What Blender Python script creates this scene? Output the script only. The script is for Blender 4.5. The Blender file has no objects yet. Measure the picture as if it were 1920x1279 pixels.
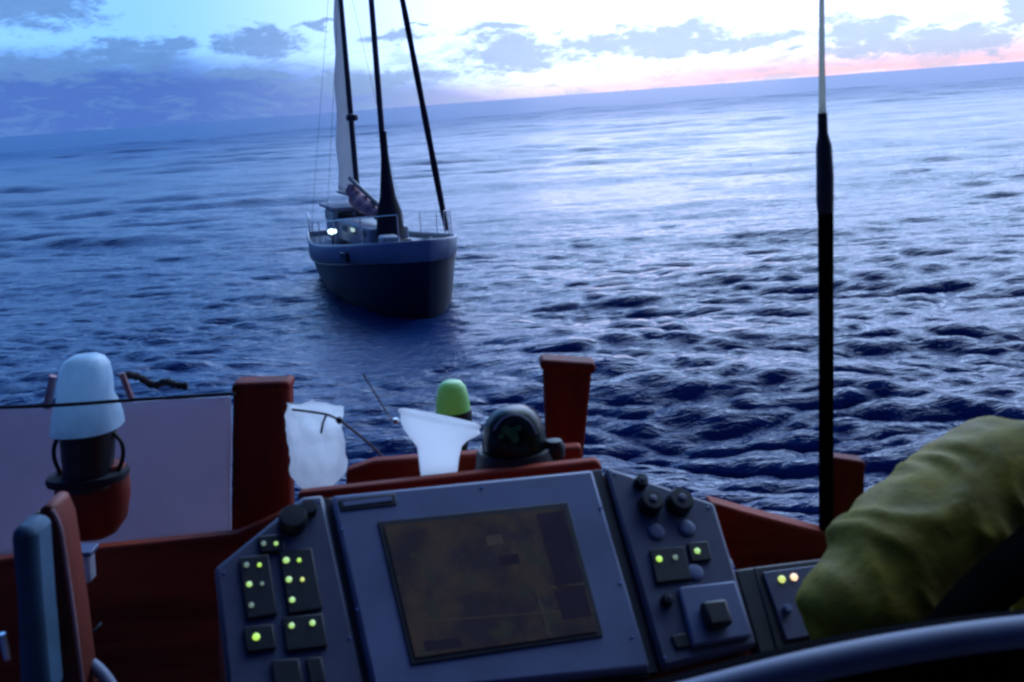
import bpy, bmesh, math, random
import numpy as np
from mathutils import Vector, Matrix, noise
random.seed(7); rng = np.random.default_rng(11)
sc = bpy.context.scene
C = sc.collection
rad = math.radians

# ------------------------------------------------------------------ camera
FPX = 1844.0; PITCH = rad(13.8); ROLL = rad(4.26); EYE = Vector((0, 0, 5.0))
Fv = Vector((0, math.cos(PITCH), -math.sin(PITCH)))
R0 = Vector((1, 0, 0)); U0 = Vector((0, math.sin(PITCH), math.cos(PITCH)))
Rv = math.cos(ROLL)*R0 - math.sin(ROLL)*U0
Uv = math.sin(ROLL)*R0 + math.cos(ROLL)*U0
cam_d = bpy.data.cameras.new('camera'); cam = bpy.data.objects.new('camera', cam_d); C.objects.link(cam)
cam_d.sensor_width = 36; cam_d.lens = 36*FPX/1920
cam_d.clip_start = 0.05; cam_d.clip_end = 40000
cam.matrix_world = Matrix.Translation(EYE) @ Matrix((Rv, Uv, -Fv)).transposed().to_4x4()
cam_d.dof.use_dof = True; cam_d.dof.focus_distance = 5.5; cam_d.dof.aperture_fstop = 8.0
sc.camera = cam
sc.cycles.pixel_filter_type = 'BLACKMAN_HARRIS'
sc.cycles.filter_width = 2.5
sc.view_settings.view_transform = 'Standard'; sc.view_settings.look = 'None'
sc.view_settings.exposure = 0.0; sc.view_settings.gamma = 1.0

def ray(px, py): return Fv + Rv*((px-960)/FPX) - Uv*((py-639.5)/FPX)
def at(px, py, Y):                      # the point of the place seen at a pixel, Y metres aft of the eye
    d = ray(px, py); return EYE + d*(Y/d.y)
def azel(px, py):
    d = ray(px, py).normalized(); return math.atan2(d.x, d.y), math.asin(d.z)

# ------------------------------------------------------------------ node helper
class NT:
    def __init__(s, tree): s.t = tree; s.n = tree.nodes; s.l = tree.links
    def node(s, typ, **kw):
        n = s.n.new(typ)
        for k, v in kw.items(): setattr(n, k, v)
        return n
    def put(s, sock, v):
        if isinstance(v, bpy.types.NodeSocket): s.l.new(v, sock)
        else: sock.default_value = v
    def m(s, op, a, b=None, c=None, clamp=False):
        n = s.node('ShaderNodeMath', operation=op); n.use_clamp = clamp
        for i, v in enumerate((a, b, c)):
            if v is not None: s.put(n.inputs[i], v)
        return n.outputs[0]
    def v(s, op, a, b=None, c=None):
        n = s.node('ShaderNodeVectorMath', operation=op)
        for i, x in enumerate((a, b, c)):
            if x is not None: s.put(n.inputs[i], x)
        return n.outputs['Value'] if op in ('LENGTH', 'DOT_PRODUCT') else n.outputs[0]
    def noise(s, vec, scale, detail=4, rough=.55, dist=0):
        n = s.node('ShaderNodeTexNoise'); s.put(n.inputs['Vector'], vec)
        n.inputs['Scale'].default_value = scale; n.inputs['Detail'].default_value = detail
        n.inputs['Roughness'].default_value = rough; n.inputs['Distortion'].default_value = dist
        return n.outputs['Fac']
    def mix(s, f, a, b, blend='MIX'):
        n = s.node('ShaderNodeMix', data_type='RGBA', blend_type=blend)
        s.put(n.inputs[0], f); s.put(n.inputs[6], a); s.put(n.inputs[7], b); return n.outputs[2]
    def smooth(s, v, a, b):             # smoothstep a..b -> 0..1
        n = s.node('ShaderNodeMapRange', interpolation_type='SMOOTHSTEP')
        s.put(n.inputs[0], v); n.inputs[1].default_value = a; n.inputs[2].default_value = b; return n.outputs[0]

# ------------------------------------------------------------------ sky: dusk glow ahead, dim blue behind
world = bpy.data.worlds.new('World'); sc.world = world; world.use_nodes = True
W = NT(world.node_tree); W.n.clear()
tc = W.node('ShaderNodeTexCoord').outputs['Generated']
sx = W.node('ShaderNodeSeparateXYZ'); W.l.new(tc, sx.inputs[0])
AZ = W.m('ARCTAN2', sx.outputs[0], sx.outputs[1]); EL = W.m('ARCSINE', sx.outputs[2])
cb = W.node('ShaderNodeCombineXYZ'); W.l.new(AZ, cb.inputs[0]); W.l.new(EL, cb.inputs[1]); AE = cb.outputs[0]
SUN_AZ, SUN_EL = rad(9), rad(5)
SD = (math.sin(SUN_AZ)*math.cos(SUN_EL), math.cos(SUN_AZ)*math.cos(SUN_EL), math.sin(SUN_EL))
dot = W.v('DOT_PRODUCT', tc, SD)
nish = W.node('ShaderNodeTexSky', sky_type='NISHITA'); nish.sun_disc = False
nish.sun_elevation = rad(1.0); nish.sun_rotation = SUN_AZ
back = W.v('MULTIPLY_ADD', nish.outputs[0], (.003, .004, .007), (.012, .036, .20))
right = W.smooth(AZ, rad(-20), rad(10))
high = W.mix(right, (.38, 1.02, 2.55, 1), (3.3, 4.8, 7.4, 1))
lowc = W.mix(right, (.30, .70, 1.45, 1), (1.45, 1.75, 2.9, 1))
front = W.smooth(dot, .25, .90)
sky = W.mix(front, back, high)
sky = W.mix(W.m('MULTIPLY', W.m('SUBTRACT', 1.0, W.smooth(EL, rad(8), rad(24))), W.smooth(dot, .3, .8)), sky, lowc)
# blue bank that swallows the horizon on the left
leftness = W.m('SUBTRACT', 1.0, W.smooth(AZ, rad(-26), rad(12)))
bank_el = W.m('MULTIPLY_ADD', leftness, rad(4.0), rad(.4))
n_big = W.noise(W.v('MULTIPLY', AE, (14, 40, 1)), 1.0, 5, .6)
be = W.m('ADD', EL, W.m('MULTIPLY', W.m('SUBTRACT', n_big, .5), rad(-1.6)))
bank = W.m('SUBTRACT', 1.0, W.smooth(W.m('SUBTRACT', be, bank_el), rad(-1.6), rad(.5)))
bank_col = W.mix(right, (.06, .14, .52, 1), (.40, .54, .98, 1))
sky = W.mix(W.m('MULTIPLY', bank, .92), sky, bank_col)
pn = W.noise(W.v('MULTIPLY', AE, (9, 70, 1)), 1.0, 4, .6)
pe = W.m('ADD', EL, W.m('MULTIPLY', W.m('SUBTRACT', pn, .5), rad(.8)))
PB = W.m('MULTIPLY', W.m('MULTIPLY', W.smooth(pe, rad(-.3), rad(.15)), W.m('SUBTRACT', 1.0, W.smooth(pe, rad(.25), rad(2.1)))), W.smooth(AZ, rad(-8), rad(16)))
sky = W.mix(W.m('MULTIPLY', PB, .92), sky, (1.25, .68, .74, 1))
# separate clouds (centre px, py, half width, half height)
BL = [(55, 10, 120, 34), (240, 100, 85, 32), (300, 84, 60, 12), (490, 80, 80, 24), (60, 125, 130, 26), (455, 138, 70, 13), (600, 48, 45, 6),
      (735, 68, 65, 11), (930, 55, 62, 10), (960, 98, 110, 38), (1130, 84, 85, 30), (1245, 78, 130, 32), (1390, 78, 130, 17),
      (1620, 56, 75, 32), (1650, 90, 100, 16), (1810, 74, 130, 32), (1905, 22, 36, 26), (1750, -4, 40, 8), (780, 42, 14, 4),
      (700, 150, 180, 22), (520, 140, 22, 8), (1000, 118, 50, 14),
      (-300, 60, 200, 40), (-700, 100, 260, 60), (2200, 60, 160, 30), (2600, 20, 200, 50), (2150, -80, 160, 30)]
acc = None
warp = W.node('ShaderNodeTexNoise'); W.l.new(W.v('MULTIPLY', AE, (26, 60, 1)), warp.inputs['Vector']); warp.inputs['Scale'].default_value = 1; warp.inputs['Detail'].default_value = 5
AEw = W.v('MULTIPLY_ADD', W.v('SUBTRACT', warp.outputs['Color'], (.5, .5, .5)), (rad(4.6), rad(1.9), 0), AE)
for px, py, hw, hh in BL:
    a, e = azel(px, py); sw = FPX/hw; sh = FPX/hh
    # tilt with the camera roll has no place in the sky: clouds lie level
    d = W.v('LENGTH', W.v('MULTIPLY_ADD', AEw, (sw, sh, 0), (-a*sw, -e*sh, 0)))
    acc = d if acc is None else W.m('MINIMUM', acc, d)
puff = W.noise(W.v('MULTIPLY', AE, (60, 140, 1)), 1.0, 6, .68, .5)
cm = W.m('SUBTRACT', 1.0, W.smooth(W.m('ADD', acc, W.m('MULTIPLY', W.m('SUBTRACT', puff, .5), 1.9)), .55, 1.25))
haze_n = W.noise(W.v('MULTIPLY', AE, (20, 75, 1)), 1.0, 6, .68, .6)
wisp = W.m('MULTIPLY', W.smooth(haze_n, .47, .62), W.m('MULTIPLY', W.m('SUBTRACT', 1.0, W.smooth(EL, rad(2.2), rad(4.6))), .62))
cm = W.m('MAXIMUM', cm, wisp)
ccol = W.mix(right, (.10, .24, .56, 1), (.42, .58, .86, 1))
ccol = W.mix(W.m('MULTIPLY', puff, .6), ccol, W.mix(right, (.22, .44, .90, 1), (.70, .80, 1.0, 1)))
sky = W.mix(W.m('MULTIPLY', cm, .88), sky, ccol)
bg = W.node('ShaderNodeBackground'); W.put(bg.inputs[0], sky); bg.inputs[1].default_value = 1.0
wo = W.node('ShaderNodeOutputWorld'); W.l.new(bg.outputs[0], wo.inputs[0])
world.cycles.sampling_method = 'MANUAL'; world.cycles.sample_map_resolution = 1024

sl = bpy.data.lights.new('sun', 'SUN'); sl.energy = 0.05; sl.angle = rad(15); sl.color = (1, .80, .86)
sun = bpy.data.objects.new('sun', sl); C.objects.link(sun)
sun.rotation_euler = Vector(SD).to_track_quat('Z', 'Y').to_euler()

# ------------------------------------------------------------------ materials
def mat(name, col, rough=.6, metal=0, var=.25, scale=20, bump=0.0, emit=None, es=0, stretch=(1, 1, 1), coat=0, trans=0, spec=.5, sheen=0):
    m = bpy.data.materials.new(name); m.use_nodes = True; T = NT(m.node_tree)
    b = T.n['Principled BSDF']; b.inputs['Roughness'].default_value = rough; b.inputs['Metallic'].default_value = metal
    co = T.node('ShaderNodeTexCoord').outputs['Object']
    v = T.v('MULTIPLY', co, stretch); n = T.noise(v, scale, 5, .6)
    c2 = tuple(x*(1-var) for x in col)+(1,); c1 = tuple(min(1, x*(1+var)) for x in col)+(1,)
    T.put(b.inputs['Base Color'], T.mix(T.smooth(n, .3, .7), c2, c1))
    T.put(b.inputs['Roughness'], T.m('MULTIPLY_ADD', n, .2, rough-.1))
    if bump:
        bn = T.node('ShaderNodeBump'); bn.inputs['Strength'].default_value = bump; bn.inputs['Distance'].default_value = .01
        T.put(bn.inputs['Height'], n); T.l.new(bn.outputs[0], b.inputs['Normal'])
    b.inputs['Coat Weight'].default_value = coat; b.inputs['Transmission Weight'].default_value = trans
    b.inputs['Specular IOR Level'].default_value = spec; b.inputs['Sheen Weight'].default_value = sheen
    if emit: b.inputs['Emission Color'].default_value = emit+(1,); b.inputs['Emission Strength'].default_value = es
    return m
M = {}
M['wood'] = mat('varnished_mahogany', (.19, .026, .015), .6, scale=9, var=.5, stretch=(1, 1, .12), spec=.1, bump=.15)
M['woodh'] = mat('mahogany_plank', (.27, .042, .020), .6, scale=9, var=.5, stretch=(.12, 1, 1), spec=.1, bump=.15)
M['woodd'] = mat('dark_board', (.15, .03, .02), .55, scale=9, var=.5, stretch=(1, 1, .12), spec=.2)
M['panel'] = mat('panel_grey_plastic', (.058, .066, .118), .5, scale=30, var=.12)
M['bezel'] = mat('bezel_grey_plastic', (.11, .135, .24), .5, scale=14, var=.12)
M['dark'] = mat('black_plastic', (.006, .006, .009), .5, var=.2)
M['rubber'] = mat('black_rubber', (.004, .004, .006), .8, var=.2)
def screen_mat():
    m = mat('dim_chart_screen', (.010, .009, .009), .25, var=.2); T = NT(m.node_tree); b = T.n['Principled BSDF']
    co = T.node('ShaderNodeTexCoord').outputs['Object']; n = T.noise(co, 14, 5, .6, .5); n2 = T.noise(T.v('ADD', co, (3, 1, 2)), 30, 3, .5)
    c = T.mix(T.smooth(n, .40, .62), (.010, .009, .012, 1), (.022, .018, .013, 1)); c = T.mix(T.smooth(n2, .55, .68), c, (.014, .017, .012, 1))
    T.put(b.inputs['Emission Color'], c); b.inputs['Emission Strength'].default_value = .8; return m
M['screen'] = screen_mat()
M['scr_dark'] = mat('screen_dark_field', (.006, .005, .007), .25, var=.2, emit=(.007, .006, .010), es=.8)
M['scr_line'] = mat('screen_dim_line', (.02, .02, .015), .3, var=.2, emit=(.022, .020, .015), es=.8)
M['cloth'] = mat('lavender_cloth', (.48, .48, .54), .85, scale=6, var=.10, bump=.15)
M['white'] = mat('white_gelcoat', (.78, .80, .82), .35, scale=8, var=.05)
M['bag'] = mat('white_bag', (.62, .64, .70), .7, scale=18, var=.25, bump=.6)
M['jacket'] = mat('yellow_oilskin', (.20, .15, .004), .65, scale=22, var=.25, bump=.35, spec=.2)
M['gap_black'] = mat('painted_gap_shade', (.002, .002, .002), .95, var=.2, spec=.05)  # near-black colour painted as the shade beside the sleeve
M['rail'] = mat('blue_grey_enamel', (.11, .13, .20), .6, scale=12, var=.15)
M['steel'] = mat('stainless_steel', (.55, .56, .58), .25, 1, var=.1)
for k_ in ('gap_black', 'rubber'): M[k_].node_tree.nodes['Principled BSDF'].inputs['IOR'].default_value = 1.05
M['cushion'] = mat('teal_blue_cushion', (.030, .085, .15), .8, scale=12, var=.25)
M['rope'] = mat('dark_rope', (.010, .010, .016), .9, scale=60, var=.3)
M['lrope'] = mat('tan_rope', (.09, .055, .05), .9, scale=60, var=.3)
M['green'] = mat('green_lens', (.22, .50, .16), .4, var=.15, scale=20, emit=(.10, .36, .06), es=.20)
M['glass'] = mat('dark_glass', (.002, .009, .007), .22, var=.3, spec=.18)
M['glimmer'] = mat('painted_green_glint', (.01, .05, .02), .5, var=.6, scale=60, emit=(.012, .06, .025), es=.04)  # faint green glow for the glimmer painted on the compass dome
M['aerial'] = mat('aerial_fibreglass', (.5, .5, .45), .4, scale=30, var=.1)
M['skin'] = mat('skin', (.40, .22, .15), .5, var=.1)
M['hair'] = mat('brown_hair', (.03, .018, .012), .7, scale=60, var=.3)
M['trouser'] = mat('dark_trousers', (.012, .014, .02), .8, var=.3)
M['deck'] = mat('teak_deck', (.10, .055, .035), .7, scale=8, var=.3, stretch=(1, .1, 1))
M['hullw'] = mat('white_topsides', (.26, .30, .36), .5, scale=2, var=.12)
M['hulld'] = mat('navy_hull', (.007, .010, .022), .5, scale=2, var=.2)
M['bdeck'] = mat('boat_deck', (.22, .25, .30), .7, scale=3, var=.2)
M['mast'] = mat('dark_mast', (.022, .028, .042), .5, var=.2)
M['sail'] = mat('grey_sail', (.68, .69, .70), .8, scale=2, var=.12, bump=.1)
M['pinks'] = mat('folded_pink_sail', (.42, .24, .26), .85, scale=9, var=.3, bump=.3)
M['navy'] = mat('navy_canvas', (.010, .010, .020), .85, scale=9, var=.3, bump=.3)
M['win'] = mat('cabin_glass', (.006, .010, .018), .1, var=.1)
def translucent(m, f, col):
    T = NT(m.node_tree); b = T.n['Principled BSDF']; o = T.n['Material Output']; t = T.node('ShaderNodeBsdfTranslucent'); t.inputs[0].default_value = col+(1,)
    x = T.node('ShaderNodeMixShader'); x.inputs[0].default_value = f; T.l.new(b.outputs[0], x.inputs[1]); T.l.new(t.outputs[0], x.inputs[2]); T.l.new(x.outputs[0], o.inputs[0])
M['vent'] = mat('white_translucent_plastic', (.85, .88, .88), .4, var=.04); translucent(M['vent'], .8, (1, 1, 1))
translucent(M['cloth'], .45, (.50, .47, .57)); translucent(M['sail'], .5, (.72, .74, .74)); translucent(M['bag'], .8, (.9, .92, .93))
M['hood'] = mat('blue_white_hood', (.60, .76, .88), .3, scale=26, var=.18, bump=.2); translucent(M['hood'], .5, (.62, .84, .95))
translucent(M['aerial'], .7, (.75, .75, .66))
M['led_g'] = mat('lit_green_key', (.5, .7, .3), .5, var=0, emit=(.55, .98, .12), es=.95)
M['led_w'] = mat('lit_pale_key', (.6, .65, .6), .5, var=0, emit=(.50, .88, .22), es=.85)
M['led_d'] = mat('dim_key', (.2, .22, .22), .5, var=0, emit=(.16, .24, .19), es=.8)
M['led_y'] = mat('lit_yellow_key', (.6, .65, .3), .5, var=0, emit=(.85, 1.0, .25), es=.8)
M['led_o'] = mat('lit_warm_lamp', (.7, .6, .5), .5, var=0, emit=(1.0, .72, .45), es=1.3)
M['lamp'] = mat('lit_boat_lamp', (.8, .9, .9), .5, var=0, emit=(.65, .95, 1.0), es=3.0)

# ------------------------------------------------------------------ object helpers
def empty(name, loc, label, cat, group=None, rz=0):
    o = bpy.data.objects.new(name, None); C.objects.link(o); o.location = loc; o.rotation_euler.z = rz
    o.empty_display_size = .1; tag(o, label, cat, group); return o
def tag(o, label, cat, group=None, kind=None):
    if label: o['label'] = label
    if cat: o['category'] = cat
    if group: o['group'] = group
    if kind: o['kind'] = kind
    return o
def link(name, verts, faces, m, parent=None, smooth=True, local=False, origin=None):
    me = bpy.data.meshes.new(name)
    off = Vector((0, 0, 0))
    if parent is not None and not local: off = top_loc(parent)
    elif origin is not None: off = Vector(origin)
    me.from_pydata([tuple(Vector(v)-off) for v in verts], [], faces)
    bm = bmesh.new(); bm.from_mesh(me); bmesh.ops.recalc_face_normals(bm, faces=bm.faces); bm.to_mesh(me); bm.free()
    me.materials.append(M[m] if isinstance(m, str) else m)
    if smooth:
        me.shade_smooth()
        try: me.set_sharp_from_angle(angle=rad(40))
        except Exception: pass
    o = bpy.data.objects.new(name, me); C.objects.link(o)
    if parent is not None: o.parent = parent
    elif origin is not None: o.location = off
    return o
def top_loc(p):
    v = Vector(p.location)
    while p.parent: p = p.parent; v += Vector(p.location)
    return v
def bev(o, w, seg=2):
    b = o.modifiers.new('bevel', 'BEVEL'); b.width = w; b.segments = seg; b.limit_method = 'ANGLE'; b.angle_limit = rad(35); return o
def geo_prism(top, down):
    n = len(top); v = [Vector(p) for p in top]+[Vector(p)+down for p in top]
    f = [list(range(n)), list(range(2*n-1, n-1, -1))]+[[i, (i+1) % n, n+(i+1) % n, n+i] for i in range(n)]
    return v, f
def prism(name, top, down, m, parent=None, bw=.003, local=False, origin=None):
    v, f = geo_prism(top, down); o = link(name, v, f, m, parent, True, local, origin)
    if bw: bev(o, bw)
    return o
def box(name, c, s, m, parent=None, bw=.005, local=False, rz=0, origin=None):
    c = Vector(c); hx, hy, hz = s[0]/2, s[1]/2, s[2]/2; rot = Matrix.Rotation(rz, 3, 'Z')
    top = [c+rot @ Vector((a*hx, b*hy, hz)) for a, b in ((-1, -1), (1, -1), (1, 1), (-1, 1))]
    return prism(name, top, Vector((0, 0, -s[2])), m, parent, bw, local, origin)
def geo_tube(pts, rr, seg=12, closed=False, flat=1.0):
    pts = [Vector(p) for p in pts]; n = len(pts)
    if not hasattr(rr, '__len__'): rr = [rr]*n
    V, Fc = [], []; prev = None
    for i, p in enumerate(pts):
        t = (pts[(i+1) % n]-pts[i-1]) if closed else (pts[min(i+1, n-1)]-pts[max(i-1, 0)])
        t.normalize()
        if prev is None: a = t.cross(Vector((0, 0, 1)) if abs(t.z) < .9 else Vector((1, 0, 0))).normalized()
        else: a = (prev-t*prev.dot(t)).normalized()
        prev = a; b = t.cross(a)
        for k in range(seg):
            w = 2*math.pi*k/seg; V.append(p+(a*math.cos(w)+b*math.sin(w)*flat)*rr[i])
    for i in range(n if closed else n-1):
        j = (i+1) % n
        for k in range(seg): Fc.append([i*seg+k, i*seg+(k+1) % seg, j*seg+(k+1) % seg, j*seg+k])
    if not closed: Fc += [list(range(seg)), list(range((n-1)*seg, n*seg))]
    return V, Fc
def tube(name, pts, rr, m, parent=None, seg=12, closed=False, local=False, origin=None, flat=1.0):
    v, f = geo_tube(pts, rr, seg, closed, flat); return link(name, v, f, m, parent, True, local, origin)
def geo_lathe(base, prof, up=Vector((0, 0, 1)), seg=28, sx_=1.0, sy_=1.0, power=2.0):
    up = Vector(up).normalized(); a = Vector((1, 0, 0)); a = (a-up*a.dot(up)).normalized(); b = up.cross(a)
    V, Fc = [], []
    for r, h in prof:
        for k in range(seg):
            w = 2*math.pi*k/seg; c, s = math.cos(w), math.sin(w)
            e = 2.0/power; cx = math.copysign(abs(c)**e, c); sy = math.copysign(abs(s)**e, s)
            V.append(Vector(base)+up*h+a*(cx*r*sx_)+b*(sy*r*sy_))
    n = len(prof)
    for i in range(n-1):
        for k in range(seg): Fc.append([i*seg+k, i*seg+(k+1) % seg, (i+1)*seg+(k+1) % seg, (i+1)*seg+k])
    Fc += [list(range(seg)), list(range((n-1)*seg, n*seg))]
    return V, Fc
def lathe(name, base, prof, m, parent=None, up=Vector((0, 0, 1)), seg=28, sx=1.0, sy=1.0, power=2.0, local=False, origin=None):
    v, f = geo_lathe(base, prof, up, seg, sx, sy, power); return link(name, v, f, m, parent, True, local, origin)
def bez(pts, n=24):                     # Catmull-Rom through the points
    P = [Vector(p) for p in pts]; P = [2*P[0]-P[1]]+P+[2*P[-1]-P[-2]]; out = []
    k = len(P)-3
    for i in range(k):
        for j in range(n//k+1):
            t = j/(n//k+1); a, b, c, d = P[i:i+4]
            out.append(.5*((2*b)+(c-a)*t+(2*a-5*b+4*c-d)*t*t+(3*b-a-3*c+d)*t**3))
    out.append(P[-2]); return out

# ------------------------------------------------------------------ the sea: one sheet out to the horizon
def build_sea():
    front = np.radians(np.linspace(-42, 42, 800)); side = np.radians(np.linspace(42, 318, 90))[1:-1]
    th = np.concatenate([front, side]); nt = len(th)
    r = [3.5]
    while r[-1] < 16000: r.append(r[-1]*(1.0032 if r[-1] < 350 else 1.03))
    r = np.array(r); nr = len(r)
    RR, TT = np.meshgrid(r, th, indexing='ij')
    X = RR*np.sin(TT); Y = RR*np.cos(TT); Z = np.zeros_like(X)
    cell = RR*0.0032; DX = np.zeros_like(X); DY = np.zeros_like(X)
    nw = 140
    lam = np.exp(rng.uniform(np.log(.24), np.log(22), nw)); lam.sort()
    main = math.radians(-97)           # waves run towards the eye
    for i in range(nw):
        L = lam[i]; k = 2*math.pi/L
        a = main+rng.normal(0, .24 if L > .9 else .34)
        amp = .0150*L if L < .8 else (.0070*(L/.8)**.38 if L < 5 else .0200*(L/5)**.9)
        ph = rng.uniform(0, 6.28)
        fade = np.clip((L/cell-3.0)/4.0, 0, 1)
        q = k*(X*math.cos(a)+Y*math.sin(a))+ph
        s = np.sin(q)
        Z += amp*fade*(s+.25*np.cos(2*q))
        # sharpened crests move sideways a little
        DX -= .9*amp*fade*math.cos(a)*np.cos(q); DY -= .9*amp*fade*math.sin(a)*np.cos(q)
    for L, amp, a, ph in ((6.2, .085, -1.66, .4), (8.7, .10, -1.75, 2.1), (4.6, .05, -1.60, 4.0), (13.5, .14, -1.70, 1.0)):   # long-crested swell
        k = 2*math.pi/L; fade = np.clip((L/cell-3.0)/4.0, 0, 1)
        q = k*(X*math.cos(a)+Y*math.sin(a))+ph+.5*np.sin(X*.13+ph)+.3*np.sin(Y*.21+X*.05)
        e_ = amp*fade*(.65+.35*np.sin(X*.17+ph*3+Y*.04))
        Z += e_*(np.sin(q)+.2*np.cos(2*q)); DX -= .8*e_*math.cos(a)*np.cos(q); DY -= .8*e_*math.sin(a)*np.cos(q)
    patch = (.8+.45*np.sin(X*.11+1.3)*np.sin(Y*.083+.4))*(1-.82*np.exp(-(((X+2.6)/3.2)**2+((Y-20.5)/5.5)**2)))
    Z *= patch; X = X+DX*patch; Y = Y+DY*patch
    co = np.stack([X, Y, Z], -1).reshape(-1, 3).astype(np.float32)
    i = np.arange(nr-1)[:, None]; j = np.arange(nt)[None, :]; j2 = (j+1) % nt
    q = np.stack([i*nt+j, i*nt+j2, (i+1)*nt+j2, (i+1)*nt+j], -1).reshape(-1, 4)
    q = q[:, ::-1].astype(np.int32)
    me = bpy.data.meshes.new('sea')
    nv = co.shape[0]+1; co = np.vstack([co, [[0, 0, -.3]]]).astype(np.float32)
    tri = np.stack([np.full(nt, nv-1), np.arange(nt), (np.arange(nt)+1) % nt], -1)[:, ::-1].astype(np.int32)
    me.vertices.add(nv); me.vertices.foreach_set('co', co.ravel())
    loops = np.concatenate([q.ravel(), tri.ravel()])
    me.loops.add(len(loops)); me.loops.foreach_set('vertex_index', loops)
    starts = np.concatenate([np.arange(len(q))*4, len(q)*4+np.arange(nt)*3]).astype(np.int32)
    me.polygons.add(len(starts)); me.polygons.foreach_set('loop_start', starts)
    me.update(calc_edges=True); me.validate()
    me.shade_smooth()
    m = bpy.data.materials.new('sea_water'); m.use_nodes = True; T = NT(m.node_tree); b = T.n['Principled BSDF']
    b.inputs['Base Color'].default_value = (.012, .045, .15, 1); b.inputs['IOR'].default_value = 1.333
    b.inputs['Roughness'].default_value = .09
    pos = T.node('ShaderNodeNewGeometry').outputs['Position']
    n1 = T.noise(T.v('MULTIPLY', pos, (.6, 2.2, 1)), 3.4, 4, .62, .4)
    n2 = T.noise(T.v('MULTIPLY', pos, (.42, 1.0, 1)), .9, 4, .6, .3)
    n3 = T.noise(T.v('MULTIPLY', pos, (.3, 1.0, 1)), .11, 6, .65)
    far = T.smooth(T.v('LENGTH', pos), 40, 260)
    h = T.m('ADD', T.m('MULTIPLY', n1, .085), T.m('ADD', T.m('MULTIPLY', n2, .045), T.m('MULTIPLY', T.m('MULTIPLY', n3, far), 1.1)))
    bn = T.node('ShaderNodeBump'); bn.inputs['Strength'].default_value = 1.0; bn.inputs['Distance'].default_value = 1.0
    T.put(bn.inputs['Height'], h); T.l.new(bn.outputs[0], b.inputs['Normal'])
    T.put(b.inputs['Roughness'], T.m('MULTIPLY_ADD', far, .22, .08))
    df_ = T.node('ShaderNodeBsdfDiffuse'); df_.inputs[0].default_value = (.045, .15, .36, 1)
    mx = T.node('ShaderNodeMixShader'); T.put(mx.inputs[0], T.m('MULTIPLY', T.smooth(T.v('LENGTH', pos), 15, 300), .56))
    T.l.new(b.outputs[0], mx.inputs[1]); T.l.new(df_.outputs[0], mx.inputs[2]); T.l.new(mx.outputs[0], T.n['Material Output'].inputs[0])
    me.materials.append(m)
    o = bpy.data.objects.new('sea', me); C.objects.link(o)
    tag(o, 'dark blue choppy sea under the dusk glow, reaching the horizon', 'sea', kind='structure')
build_sea()

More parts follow.
